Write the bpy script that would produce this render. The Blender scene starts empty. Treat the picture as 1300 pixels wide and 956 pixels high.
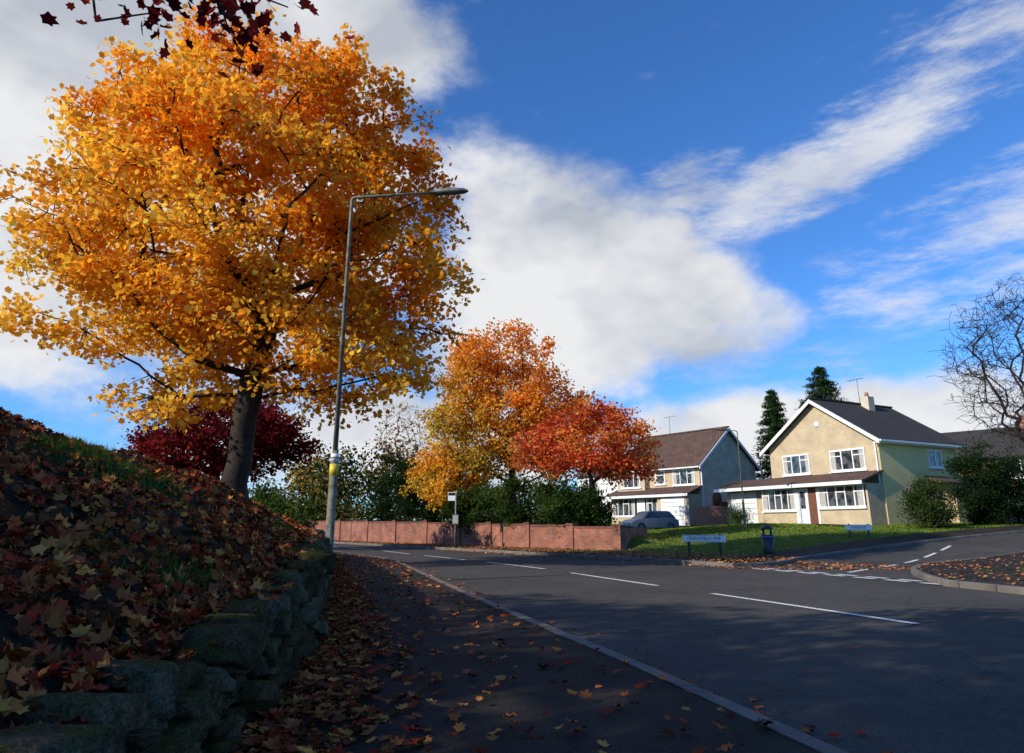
import bpy, math, numpy as np
from mathutils import Vector, Matrix
R=np.random.default_rng(7)
D2R=math.radians
scene=bpy.context.scene
COL=scene.collection
# ------------------------------------------------------------------ node helpers
def newmat(name):
    m=bpy.data.materials.new(name); m.use_nodes=True
    nt=m.node_tree; b=nt.nodes['Principled BSDF']; return m,nt,b
def N(nt,t,**k):
    n=nt.nodes.new(t)
    for a,v in k.items(): setattr(n,a,v)
    return n
def ramp(nt,fac,stops):
    r=N(nt,'ShaderNodeValToRGB'); e=r.color_ramp.elements
    while len(e)<len(stops): e.new(.5)
    for i,(p,c) in enumerate(stops): e[i].position=p; e[i].color=(*c,1)
    nt.links.new(fac,r.inputs[0]); return r.outputs[0]
def noise(nt,vec,scale,detail=4,rough=.55):
    n=N(nt,'ShaderNodeTexNoise'); n.inputs['Scale'].default_value=scale
    n.inputs['Detail'].default_value=detail; n.inputs['Roughness'].default_value=rough
    nt.links.new(vec,n.inputs['Vector']); return n.outputs['Fac']
def mixc(nt,fac,a,b,mode='MIX'):
    m=N(nt,'ShaderNodeMix',data_type='RGBA',blend_type=mode)
    for i,v in ((0,fac),(6,a),(7,b)):
        if isinstance(v,(int,float)): m.inputs[i].default_value=v
        elif isinstance(v,tuple): m.inputs[i].default_value=(*v,1)
        else: nt.links.new(v,m.inputs[i])
    return m.outputs[2]
def mth(nt,op,a,b=None,c=None,clamp=False):
    m=N(nt,'ShaderNodeMath',operation=op); m.use_clamp=clamp
    for i,v in enumerate((a,b,c)):
        if v is None: continue
        if isinstance(v,(int,float)): m.inputs[i].default_value=v
        else: nt.links.new(v,m.inputs[i])
    return m.outputs[0]
def bump(nt,b,h,strength=.4,dist=.02):
    bn=N(nt,'ShaderNodeBump'); bn.inputs['Strength'].default_value=strength; bn.inputs['Distance'].default_value=dist
    nt.links.new(h,bn.inputs['Height']); nt.links.new(bn.outputs[0],b.inputs['Normal'])
def mat_noise(name,ca,cb,scale=3,fine=60,rough=.85,bs=.4,bd=.01,spec=.3,cc=None):
    m,nt,b=newmat(name); o=N(nt,'ShaderNodeTexCoord').outputs['Object']
    f1=noise(nt,o,scale,4); f2=noise(nt,o,fine,2)
    c=ramp(nt,f1,[(.3,ca),(.7,cb)] if cc is None else [(.3,ca),(.5,cc),(.7,cb)])
    d=ramp(nt,f2,[(.25,(.6,.6,.6)),(.75,(1.25,1.25,1.25))])
    c=mixc(nt,1.0,c,d,'MULTIPLY'); nt.links.new(c,b.inputs['Base Color'])
    b.inputs['Roughness'].default_value=rough; b.inputs['Specular IOR Level'].default_value=spec
    bump(nt,b,f2,bs,bd); return m
def mat_plain(name,c,rough=.5,metal=0,var=.12):
    m,nt,b=newmat(name); o=N(nt,'ShaderNodeTexCoord').outputs['Object']
    f=noise(nt,o,7,4); lo=tuple(x*(1-var*1.5) for x in c); hi=tuple(min(1,x*(1+var)) for x in c)
    nt.links.new(ramp(nt,f,[(.3,lo),(.65,hi)]),b.inputs['Base Color'])
    b.inputs['Roughness'].default_value=rough; b.inputs['Metallic'].default_value=metal; return m
def mat_brick(name,c1,c2,mort,bw=.225,bh=.075,ms=.01,rough=.85,off=.5,bd=.006,blotch=.5):
    m,nt,b=newmat(name); uv=N(nt,'ShaderNodeUVMap').outputs[0]
    t=N(nt,'ShaderNodeTexBrick'); t.offset=off
    t.inputs['Color1'].default_value=(*c1,1); t.inputs['Color2'].default_value=(*c2,1); t.inputs['Mortar'].default_value=(*mort,1)
    t.inputs['Scale'].default_value=1; t.inputs['Mortar Size'].default_value=ms
    t.inputs['Brick Width'].default_value=bw; t.inputs['Row Height'].default_value=bh
    nt.links.new(uv,t.inputs['Vector'])
    f=noise(nt,uv,1.3,5); f2=noise(nt,uv,40,2)
    d=ramp(nt,f,[(.3,(1-blotch,)*3),(.7,(1.15,)*3)])
    c=mixc(nt,1.0,t.outputs['Color'],d,'MULTIPLY'); c=mixc(nt,1.0,c,ramp(nt,f2,[(.3,(.75,)*3),(.7,(1.15,)*3)]),'MULTIPLY')
    nt.links.new(c,b.inputs['Base Color']); b.inputs['Roughness'].default_value=rough
    inv=mth(nt,'SUBTRACT',1,t.outputs['Fac']); h=mth(nt,'ADD',inv,mth(nt,'MULTIPLY',f2,.4))
    bump(nt,b,h,.6,bd); return m
def mat_leaf(name,trans=.35):
    m,nt,b=newmat(name); a=N(nt,'ShaderNodeAttribute'); a.attribute_name='Col'
    d=N(nt,'ShaderNodeBsdfDiffuse'); nt.links.new(a.outputs['Color'],d.inputs[0]); nt.nodes.remove(b); out=nt.nodes['Material Output'].inputs['Surface']
    if trans==0: nt.links.new(d.outputs[0],out); return m
    tr=N(nt,'ShaderNodeBsdfTranslucent'); nt.links.new(mixc(nt,1.0,a.outputs['Color'],(1.25,1.05,.75),'MULTIPLY'),tr.inputs[0])
    mx=N(nt,'ShaderNodeMixShader'); mx.inputs[0].default_value=trans
    nt.links.new(d.outputs[0],mx.inputs[1]); nt.links.new(tr.outputs[0],mx.inputs[2])
    nt.links.new(mx.outputs[0],out); return m

M_leaf=mat_leaf('leaf_blade',.45); M_litter=mat_leaf('fallen_leaf',0); M_grassb=mat_leaf('grass_blade',.2)
M_bark=mat_noise('bark',(.018,.013,.010),(.05,.038,.028),4,25,.95,1,.03)
def mat_asphalt(name,lo,hi):
    m,nt,b=newmat(name); o=N(nt,'ShaderNodeTexCoord').outputs['Object']
    f1=noise(nt,o,.35,4,.65); f2=noise(nt,o,90,1); f3=noise(nt,o,3,4,.7)
    c=ramp(nt,f1,[(.3,lo),(.7,hi)]); c=mixc(nt,1.0,c,ramp(nt,f3,[(.3,(.8,)*3),(.7,(1.12,)*3)]),'MULTIPLY')
    c=mixc(nt,1.0,c,ramp(nt,f2,[(.3,(.5,)*3),(.5,(1,)*3),(.75,(1.8,)*3)]),'MULTIPLY')
    v=N(nt,'ShaderNodeTexVoronoi',feature='DISTANCE_TO_EDGE'); v.inputs['Scale'].default_value=.45
    w=N(nt,'ShaderNodeTexNoise'); w.inputs['Scale'].default_value=1.5; nt.links.new(o,w.inputs['Vector'])
    vv=N(nt,'ShaderNodeVectorMath',operation='ADD'); nt.links.new(o,vv.inputs[0]); nt.links.new(w.outputs['Color'],vv.inputs[1]); nt.links.new(vv.outputs[0],v.inputs['Vector'])
    cr=ramp(nt,v.outputs['Distance'],[(.0,(.45,)*3),(.012,(1,)*3)])
    c=mixc(nt,.6,c,mixc(nt,1.0,c,cr,'MULTIPLY'))
    nt.links.new(c,b.inputs['Base Color']); b.inputs['Roughness'].default_value=.9; b.inputs['Specular IOR Level'].default_value=.12
    bump(nt,b,f2,.6,.006); return m
M_road=mat_asphalt('road_asphalt',(.058,.052,.044),(.088,.079,.068))
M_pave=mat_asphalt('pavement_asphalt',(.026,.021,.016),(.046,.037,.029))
M_kerb=mat_brick('kerb_stone',(.15,.13,.105),(.20,.175,.145),(.05,.05,.05),.9,5,.015,.9,0,.01,.45)
def mat_paint():
    m,nt,b=newmat('worn_road_paint'); o=N(nt,'ShaderNodeTexCoord').outputs['Object']
    f=noise(nt,o,25,5,.75); nt.links.new(ramp(nt,f,[(.38,(.12,.12,.12)),(.47,(.78,.75,.69))]),b.inputs['Base Color'])
    b.inputs['Roughness'].default_value=.7; return m
M_paint=mat_paint()
M_grass=mat_noise('grass',(.05,.085,.012),(.12,.165,.022),.8,45,.95,1,.05,cc=(.08,.125,.016))
M_soil=mat_noise('bank_soil',(.025,.014,.009),(.055,.024,.012),1.2,30,1,1,.05,cc=(.03,.024,.010))
M_white=mat_plain('white_paint',(.80,.80,.77),.45)
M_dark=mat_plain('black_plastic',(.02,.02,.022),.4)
M_steel=mat_plain('galvanised_steel',(.17,.17,.15),.6,.2,.3)
M_conc=mat_plain('lamp_column_paint',(.17,.155,.105),.75,0,.4)
M_yell=mat_plain('yellow_band',(.65,.48,.03),.5)
M_blue=mat_plain('blue_band',(.02,.12,.3),.5)
M_wood=mat_noise('fence_wood',(.13,.06,.03),(.2,.1,.05),3,30)
M_door=mat_plain('brown_door',(.16,.06,.03),.5)
M_redb=mat_brick('red_brick',(.44,.13,.055),(.30,.085,.045),(.22,.17,.14),.3,.11,.014,blotch=.5)
M_cope=mat_brick('coping_brick',(.24,.075,.045),(.17,.055,.035),(.1,.08,.07),.11,3,.012,off=0)
M_buff=mat_brick('buff_brick',(.60,.46,.26),(.52,.39,.22),(.50,.43,.33),blotch=.15)
M_greyb=mat_brick('pebble_buff_brick',(.78,.66,.47),(.66,.55,.39),(.5,.44,.36),blotch=.25)
M_orab=mat_brick('orange_brick',(.45,.15,.07),(.36,.11,.06),(.3,.25,.2),blotch=.2)
M_cream=mat_noise('cream_render',(.78,.62,.28),(.86,.70,.34),1,60,.9,.2,.004)
M_whiter=mat_noise('white_render',(.78,.77,.72),(.84,.83,.8),1,60,.9,.2,.004)
M_roof=mat_brick('brown_roof_tile',(.15,.075,.05),(.105,.056,.04),(.04,.028,.02),.3,.28,.02,.9,.5,.03,.35)
M_roofd=mat_brick('dark_roof_tile',(.055,.045,.038),(.04,.034,.03),(.015,.013,.012),.3,.28,.02,.9,.5,.03,.35)
def mat_glass():
    m,nt,b=newmat('window_glass'); o=N(nt,'ShaderNodeTexCoord').outputs['Object']
    f=noise(nt,o,2.2,2); nt.links.new(ramp(nt,f,[(.42,(.02,.025,.03)),(.56,(.10,.105,.11))]),b.inputs['Base Color'])
    b.inputs['Roughness'].default_value=.06; b.inputs['Specular IOR Level'].default_value=.8; return m
M_glass=mat_glass()
def mat_stone():
    m,nt,b=newmat('mossy_stone'); o=N(nt,'ShaderNodeTexCoord').outputs['Object']
    at=N(nt,'ShaderNodeAttribute'); at.attribute_name='Col'
    f=noise(nt,o,11,5,.75); f2=noise(nt,o,70,3,.7); g=N(nt,'ShaderNodeNewGeometry'); s=N(nt,'ShaderNodeSeparateXYZ'); nt.links.new(g.outputs['Normal'],s.inputs[0])
    c=ramp(nt,f,[(.3,(.25,.23,.20)),(.5,(.75,.72,.66)),(.70,(1.4,1.3,1.15))]); c=mixc(nt,1.0,c,at.outputs['Color'],'MULTIPLY')
    mf=mth(nt,'MULTIPLY',mth(nt,'ADD',mth(nt,'MULTIPLY',s.outputs[2],.9),.15,clamp=True),ramp(nt,noise(nt,o,5,5,.65),[(.42,(0,0,0)),(.56,(1,1,1))]))
    c=mixc(nt,mth(nt,'MULTIPLY',mf,.85),c,(.085,.085,.014)); c=mixc(nt,1.0,c,ramp(nt,f2,[(.3,(.4,)*3),(.7,(1.35,)*3)]),'MULTIPLY')
    nt.links.new(c,b.inputs['Base Color']); b.inputs['Roughness'].default_value=1; b.inputs['Specular IOR Level'].default_value=.05; bump(nt,b,mth(nt,'ADD',f,f2),1,.035); return m
M_stone=mat_stone()
M_mortar=mat_noise('wall_core',(.006,.005,.004),(.014,.011,.009),5,40)
# ------------------------------------------------------------------ mesh helpers
def empty(name,loc=(0,0,0),rz=0):
    e=bpy.data.objects.new(name,None); COL.objects.link(e); e.location=loc; e.rotation_euler=(0,0,rz); e.empty_display_size=.3; return e
def add_mesh(name,verts,faces,mat,parent=None,smooth=False,uvs=None):
    me=bpy.data.meshes.new(name); me.from_pydata([tuple(map(float,v)) for v in verts],[],faces)
    ul=me.uv_layers.new(name='UVMap')
    if uvs is None:
        for p in me.polygons:
            n=p.normal; u=Vector((0,0,1)).cross(n)
            u=Vector((1,0,0)) if u.length<.05 else u.normalized()
            v=n.cross(u)
            for li in p.loop_indices:
                co=me.vertices[me.loops[li].vertex_index].co; ul.data[li].uv=(co.dot(u),co.dot(v))
    else:
        for l in me.loops: ul.data[l.index].uv=uvs[l.vertex_index]
    if smooth: me.polygons.foreach_set('use_smooth',[True]*len(me.polygons))
    me.materials.append(mat); o=bpy.data.objects.new(name,me); COL.objects.link(o)
    if parent: o.parent=parent
    return o
BF=[(0,3,2,1),(4,5,6,7),(0,1,5,4),(1,2,6,5),(2,3,7,6),(3,0,4,7)]
def box(name,x0,x1,y0,y1,z0,z1,mat,parent=None,bev=0):
    v=[(x0,y0,z0),(x1,y0,z0),(x1,y1,z0),(x0,y1,z0),(x0,y0,z1),(x1,y0,z1),(x1,y1,z1),(x0,y1,z1)]
    o=add_mesh(name,v,BF,mat,parent)
    if bev:
        b=o.modifiers.new('bevel','BEVEL'); b.width=bev; b.segments=2
    return o
import bmesh
def fixn(o):
    bm=bmesh.new(); bm.from_mesh(o.data); bmesh.ops.recalc_face_normals(bm,faces=bm.faces); bm.to_mesh(o.data); bm.free(); return o
def prism(name,poly,axis,a0,a1,mat,parent=None):
    def P(p,a):
        return {'x':(a,p[0],p[1]),'y':(p[0],a,p[1]),'z':(p[0],p[1],a)}[axis]
    n=len(poly); v=[P(p,a0) for p in poly]+[P(p,a1) for p in poly]
    f=[tuple(range(n)),tuple(range(2*n-1,n-1,-1))]+[(i,n+i,n+(i+1)%n,(i+1)%n) for i in range(n)]
    return fixn(add_mesh(name,v,f,mat,parent))
def slab(name,quad,th,mat,parent=None):
    q=[Vector(p) for p in quad]; n=(q[1]-q[0]).cross(q[3]-q[0]).normalized()
    if n.z<0: q=q[::-1]; n=-n
    v=[p-n*th for p in q]+q
    return add_mesh(name,v,BF,mat,parent)
def tube(name,pts,rads,mat,parent=None,seg=12):
    pts=[Vector(p) for p in pts]; v=[];f=[]
    for i,p in enumerate(pts):
        d=(pts[min(i+1,len(pts)-1)]-pts[max(i-1,0)]).normalized()
        a=d.cross(Vector((0,1,0.01)));a.normalize(); b=d.cross(a)
        for k in range(seg):
            t=2*math.pi*k/seg; v.append(p+(a*math.cos(t)+b*math.sin(t))*rads[i])
    for i in range(len(pts)-1):
        for k in range(seg):
            f.append((i*seg+k,i*seg+(k+1)%seg,(i+1)*seg+(k+1)%seg,(i+1)*seg+k))
    f.append(tuple(range(seg-1,-1,-1))); f.append(tuple((len(pts)-1)*seg+k for k in range(seg)))
    return add_mesh(name,v,f,mat,parent,smooth=True)
def fastmesh(name,V,loops,starts,mat,parent=None,cols=None,smooth=False):
    me=bpy.data.meshes.new(name); me.vertices.add(len(V)); me.vertices.foreach_set('co',np.ascontiguousarray(V,dtype=np.float32).ravel())
    me.loops.add(len(loops)); me.loops.foreach_set('vertex_index',np.ascontiguousarray(loops,dtype=np.int32))
    me.polygons.add(len(starts)); me.polygons.foreach_set('loop_start',np.ascontiguousarray(starts,dtype=np.int32))
    if smooth: me.polygons.foreach_set('use_smooth',np.ones(len(starts),dtype=bool))
    me.update(calc_edges=True); me.validate()
    if cols is not None:
        ca=me.color_attributes.new(name='Col',type='FLOAT_COLOR',domain='POINT')
        c=np.ones((len(V),4),dtype=np.float32); c[:,:3]=cols; ca.data.foreach_set('color',c.ravel())
    me.materials.append(mat); o=bpy.data.objects.new(name,me); COL.objects.link(o)
    if parent: o.parent=parent
    return o
T_MAPLE=np.array([(0,-.5,0),(.2,-.31,.0),(.5,-.2,.06),(.35,.07,.0),(.43,.33,.07),(.2,.28,0),(0,.6,.05),(-.2,.28,0),(-.43,.33,.07),(-.35,.07,0),(-.5,-.2,.06),(-.2,-.31,0)])
T_SIMPLE=np.array([(0,-.5,0),(.42,-.12,.05),(.3,.3,.0),(0,.55,.05),(-.3,.3,0),(-.42,-.12,.05)])
T_OVAL=np.array([(0,-.5,0),(.28,0,.05),(0,.5,0),(-.28,0,.05)])
T_NEEDLE=np.array([(0,-.5,0),(.12,0,0),(0,.6,0),(-.12,0,0)])
T_CURL=T_MAPLE*1.0
def unit(a): return a/np.maximum(np.linalg.norm(a,axis=1,keepdims=True),1e-9)
def leaves(name,C,S,cols,tmpl,mat,parent=None,up=.6,normals=None,curl=0,rng=R):
    n=len(C); nn=rng.normal(size=(n,3))
    if normals is None: normals=np.tile([0,0,1.],(n,1))
    nn=unit(unit(nn)+normals*up*1.6)
    t=unit(np.cross(nn,rng.normal(size=(n,3)))); b=np.cross(nn,t)
    k=len(tmpl); fan=curl>0; T=tmpl.copy()
    if fan: T=np.vstack([T,[[0,-.05,-.0]]])
    kk=len(T); tz=np.tile(T[:,2],(n,1))
    if curl>0:
        r2=(T[:,0]**2+T[:,1]**2); tz=tz+rng.uniform(-.4,1,size=(n,1))*curl*r2+rng.normal(0,.05,size=(n,kk))
    S=np.asarray(S).reshape(-1,1,1); ax=rng.uniform(.7,1.15,size=(n,1,1))
    V=C[:,None,:]+S*(ax*T[None,:,0,None]*t[:,None,:]+T[None,:,1,None]*b[:,None,:]+tz[:,:,None]*nn[:,None,:])
    V=V.reshape(-1,3)
    if not fan:
        loops=np.arange(n*k); starts=np.arange(n)*k
    else:
        i=np.arange(k); tri=np.stack([np.full(k,k),i,(i+1)%k],1).ravel()
        loops=(np.arange(n)[:,None]*kk+tri[None]).ravel(); starts=np.arange(n*k)*3
    return fastmesh(name,V,loops,starts,mat,parent,np.repeat(cols,kk,axis=0))
def palette(pal,n,rng,idx=None,var=.25):
    pal=np.array(pal)
    if idx is None: idx=rng.integers(0,len(pal),n)
    c=pal[idx]*rng.uniform(1-var,1+var,size=(n,1))*rng.uniform(.9,1.1,size=(n,3)); return np.clip(c,0,1)
# ------------------------------------------------------------------ terrain layout
YY=np.arange(-40,160.01,.5)
def curve(pts,win=5):
    p=np.array(pts,float); x=np.interp(YY,p[:,1],p[:,0])
    e=YY>p[-1,1]; s=(p[-1,0]-p[-2,0])/(p[-1,1]-p[-2,1]); x[e]=p[-1,0]+s*(YY[e]-p[-1,1])
    k=np.ones(win)/win; xp=np.pad(x,win//2,mode='edge'); return np.convolve(xp,k,'valid')
CK=curve([(16,-40),(8,0),(5.04,9.14),(3.57,13.2),(2.91,14.9),(1.53,18.7),(.86,20.7),(-.57,23.7),(-1.7,25.8),(-2.9,28.3),(-4.2,30.6),(-7,36.5),(-13.5,47),(-22.5,60),(-60,100)])
NK=curve([(11,-40),(2.6,0),(1.07,6),(.43,8.1),(-.81,12.5),(-2.04,17),(-3.97,24.2),(-6.1,28.3),(-10.2,36.5),(-16.7,47),(-25.7,60),(-63,100)])
FK=curve([(23,-40),(13,0),(10.2,9),(9.1,12.8),(8.8,14.8),(6.5,21.2),(3.9,25.8),(-1.2,33.3),(-5,39),(-10.3,47),(-19.3,60),(-57,100)],3)
WX=curve([(-1.3,-40),(-1.2,0),(-1.22,2),(-1.27,3),(-1.36,4),(-1.66,6),(-2.85,11),(-3.95,15),(-6.5,24.2),(-13,36.5),(-19.5,47),(-28.5,60),(-66,100)],3)
BW=curve([(20,15),(4.8,32.3),(0,37.7),(-4,43.2),(-7.4,47),(-10.4,51),(-17,60),(-54,100)],3)
f=lambda A:(lambda y:np.interp(y,YY,A))
ck,nk,fk,wx,bw=map(f,(CK,NK,FK,WX,BW))
def sm(u): u=np.clip(u,0,1); return u*u*(3-2*u)
Lp=np.array([(6.5,21.2),(7.7,21.7),(8.9,23.2),(10.4,25.5),(13.4,28.0),(17,30.2),(23.5,33),(40,39),(90,53)])
Rp=np.array([(8.8,14.8),(9.4,16.6),(10.5,19),(12.2,21.3),(14.5,23.2),(18.9,26),(26,29),(40,33.5),(90,46)])
def catmull(P,step=.5):
    P=np.array(P,float); Q=np.vstack([2*P[0]-P[1],P,2*P[-1]-P[-2]]); out=[]
    for i in range(1,len(Q)-2):
        n=max(2,int(np.linalg.norm(Q[i+1]-Q[i])/step)); t=np.linspace(0,1,n,endpoint=False)[:,None]
        a,b,c,d=Q[i-1],Q[i],Q[i+1],Q[i+2]
        out.append(.5*((2*b)+(-a+c)*t+(2*a-5*b+4*c-d)*t**2+(-a+3*b-3*c+d)*t**3))
    out.append(P[-1:]); return np.vstack(out)
Lc,Rc=catmull(Lp),catmull(Rp)
def H(x,y):
    x=np.asarray(x,float);y=np.asarray(y,float)
    tk=(x-fk(y))*.87; t1=(x-6.5)*.45+(y-21)*.89; t=np.minimum(t1,tk*1.2)
    return 1.25*sm((t-4)/23)-.55*np.exp(-((x-10.3)**2+(y-51.8)**2)/(2*3.2**2))
def inroad(x,y,m=.7):
    a=(x>nk(y)-m)&(x<fk(y)+m)
    lo=np.interp(x,Rc[:,0],Rc[:,1]); hi=np.interp(x,Lc[:,0],Lc[:,1]); b=(x>6.4)&(y>lo-m)&(y<hi+m)&(x<90)
    return a|b
def mound(x,y):
    d=(x-bw(y))*.75
    return .9*sm((d-.35)/.8)*(1-sm((d-9)/9))*(1-sm((x-4.6)/3.5))*sm((y-31.5)/3)
def G(x,y):
    return H(x,y)+np.where(inroad(x,y),-.1,.12)+mound(x,y)
def bank(x,y):
    x=np.asarray(x,float);y=np.asarray(y,float)
    l=np.maximum(wx(y)-.3-x,0); zw=.52+.48*sm(y/12)
    s=.54-.17*sm((y-5)/10); s=s*(1-.6*sm((y-30)/30)); lc=8.
    n=.10*np.sin(x*1.3+y*.7)+.07*np.sin(x*2.9-y*1.7)+.04*np.sin(y*4.1+x*3.3)
    return zw+s*lc*(1-np.exp(-l/lc*1.12))+n*sm(l/1.2)
def grid(name,xs,ys,zf,mat,smooth=True):
    X,Y=np.meshgrid(xs,ys); Z=zf(X,Y); V=np.stack([X,Y,Z],-1).reshape(-1,3); nx,ny=len(xs),len(ys)
    i=(np.arange(ny-1)[:,None]*nx+np.arange(nx-1)[None]).ravel()
    q=np.stack([i,i+1,i+1+nx,i+nx],1)
    return fastmesh(name,V,q.ravel(),np.arange(len(q))*4,mat,None,None,smooth)
far=lambda a,b,s:np.concatenate([[-1500,-900,-500,-300,-180,-120],np.arange(a,b,s),[140,180,260,400,700,1100,1600]])
ground=grid('ground',far(-80,100,.5),far(-40,110,.5),G,M_grass)
ys=np.concatenate([np.arange(-30,-2,1.),np.arange(-2,12,.16),np.arange(12,30,.4),np.arange(30,75,1.)])
ls=np.concatenate([np.arange(0,6,.16),np.arange(6,14,.5),np.arange(14,60,4)])
Yg,Lg=np.meshgrid(ys,ls,indexing='ij'); Xg=wx(Yg)-.3-Lg; Zg=bank(Xg,Yg); Zg=Zg-np.where(Lg>=54,8,0)
Vb=np.stack([Xg,Yg,Zg],-1).reshape(-1,3); a=(np.arange(len(ys)-1)[:,None]*len(ls)+np.arange(len(ls)-1)[None]).ravel()
q=np.stack([a,a+len(ls),a+len(ls)+1,a+1],1); fastmesh('grass_bank',Vb,q.ravel(),np.arange(len(q))*4,M_soil,None,None,True)
def strip(name,A,B,zo,mat,nac=5,uv=False):
    n=len(A); V=[];U=[]
    s=np.concatenate([[0],np.cumsum(np.linalg.norm(np.diff(A,axis=0),axis=1))])
    for i in range(n):
        for j in range(nac+1):
            p=A[i]*(1-j/nac)+B[i]*(j/nac); V.append((p[0],p[1],float(H(p[0],p[1]))+zo)); U.append((s[i],j*.1+.3))
    fs=[]
    for i in range(n-1):
        for j in range(nac):
            k=i*(nac+1)+j; fs.append((k,k+1,k+nac+2,k+nac+1))
    o=add_mesh(name,V,fs,mat,None,True,U)
    if o.data.polygons[0].normal.z<0: o.data.flip_normals()
    return o
def offs(P,d):
    t=np.gradient(P,axis=0); t/=np.linalg.norm(t,axis=1,keepdims=True); n=np.stack([-t[:,1],t[:,0]],1); return P+n*d
def kerb(name,P,side):
    Q=offs(P,.14*side); Q2=offs(P,.02*side); n=len(P); V=[];U=[]
    s=np.concatenate([[0],np.cumsum(np.linalg.norm(np.diff(P,axis=0),axis=1))])
    for i in range(n):
        h=float(H(P[i,0],P[i,1]))
        for (p,z,u) in ((P[i],h-.05,0),(P[i],h+.125,.1),(Q2[i],h+.142,.15),(Q[i],h+.142,.3),(Q[i],h-.05,.4)):
            V.append((p[0],p[1],z)); U.append((s[i],u+.2))
    fs=[]
    for i in range(n-1):
        for j in range(4):
            k=i*5+j; fs.append((k,k+1,k+6,k+5) if side<0 else (k,k+5,k+6,k+1))
    return add_mesh(name,V,fs,M_kerb,None,False,U)
yr=np.arange(-30,100,.5)
strip('road',np.stack([nk(yr),yr],1),np.stack([fk(yr),yr],1),.02,M_road,8)
def resamp(P,n):
    s=np.concatenate([[0],np.cumsum(np.linalg.norm(np.diff(P,axis=0),axis=1))]); t=np.linspace(0,1,n)**1.5*s[-1]
    return np.stack([np.interp(t,s,P[:,0]),np.interp(t,s,P[:,1])],1)
strip('side_road',resamp(Lc,90),resamp(Rc,90),.024,M_road,12)
NKp=np.stack([nk(yr),yr],1); kerb('kerb_near',NKp,1)
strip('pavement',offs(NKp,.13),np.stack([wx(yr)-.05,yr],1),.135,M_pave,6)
y1=np.arange(95,21.3,-.5); K1=np.vstack([np.stack([fk(y1),y1],1),Lc]); kerb('kerb_corner',K1,1); strip('pavement_corner',offs(K1,.13),offs(K1,2.0),.138,M_pave,4)
y2=np.arange(-30,14.6,.5); K2=np.vstack([np.stack([fk(y2),y2],1),Rc]); kerb('kerb_opposite',K2,-1); strip('pavement_opposite',offs(K2,-.13),offs(K2,-2.4),.138,M_pave,4)
V=[];F=[]
def dash(p,q,w):
    p=np.array(p);q=np.array(q); d=(q-p)/np.linalg.norm(q-p); nrm=np.array([-d[1],d[0]])*w/2; m=max(1,int(np.linalg.norm(q-p)/.7)); b=len(V)
    for i in range(m+1):
        c=p+(q-p)*i/m
        for sgn in (1,-1):
            e=c+nrm*sgn; V.append((e[0],e[1],float(H(e[0],e[1]))+.030))
    for i in range(m): F.append((b+2*i,b+2*i+1,b+2*i+3,b+2*i+2))
cl=np.stack([ck(YY),YY],1); s=np.concatenate([[0],np.cumsum(np.linalg.norm(np.diff(cl,axis=0),axis=1))])
s0=np.interp(9.14,YY,s)
for k in range(-4,14):
    a0=s0+k*6.0; P=[(np.interp(t,s,cl[:,0]),np.interp(t,s,cl[:,1])) for t in (a0,a0+2.1,a0+4.2)]
    dash(P[0],P[1],.12); dash(P[1],P[2],.12)
g0=np.array([6.9,20.6]);g1=np.array([9.0,14.9]); gd=(g1-g0)/np.linalg.norm(g1-g0); gn=np.array([-gd[1],gd[0]])
if gn[0]<0: gn=-gn
for rr in (0,.38):
    for k in range(7): dash(g0+gd*(k*.9)+gn*rr,g0+gd*(k*.9+.6)+gn*rr,.2)
for k in range(5):
    m0=np.array([8.8,18.9])+np.array([.66,.75])*(k*3); dash(m0,m0+np.array([.66,.75])*1.9,.12)
add_mesh('road_markings',V,F,M_paint)
gl=empty('drain_grate',(float(nk(13.2))+.28,13.2,.0),D2R(16))
box('frame',-.2,.2,-.24,.24,-.02,.026,M_dark,gl)
for k in range(6): box('bar',-.16,.16,-.2+k*.07,-.17+k*.07,.027,.033,M_dark,gl)
# ------------------------------------------------------------------ dry stone wall
sw=empty('stone_wall')
yw=np.arange(-20,60,.6); top=lambda y:.46+.46*sm(y/12)
V=[];F=[]
for i,y in enumerate(yw):
    x=float(wx(y))
    for (dx,z) in ((-.12,-.05),(-.13,top(y)-.05),(-.36,top(y)),(-.36,-.05)): V.append((x+dx,y,z))
for i in range(len(yw)-1):
    for j in range(3): k=i*4+j; F.append((k,k+4,k+5,k+1))
add_mesh('core',V,F,M_mortar,sw)
bmt=bmesh.new(); bmesh.ops.create_cube(bmt,size=1); bmesh.ops.subdivide_edges(bmt,edges=bmt.edges[:],cuts=5,use_grid_fill=True)
bmt.verts.ensure_lookup_table(); SV=np.array([v.co[:] for v in bmt.verts]); SF=[tuple(v.index for v in f.verts) for f in bmt.faces]; bmt.free()
rr=np.linalg.norm(SV,axis=1,keepdims=True); SVr=SV*.5+SV/rr*.5*.55
SFa=np.array(SF); Vs=[]; cnt=0; SC=[]
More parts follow.
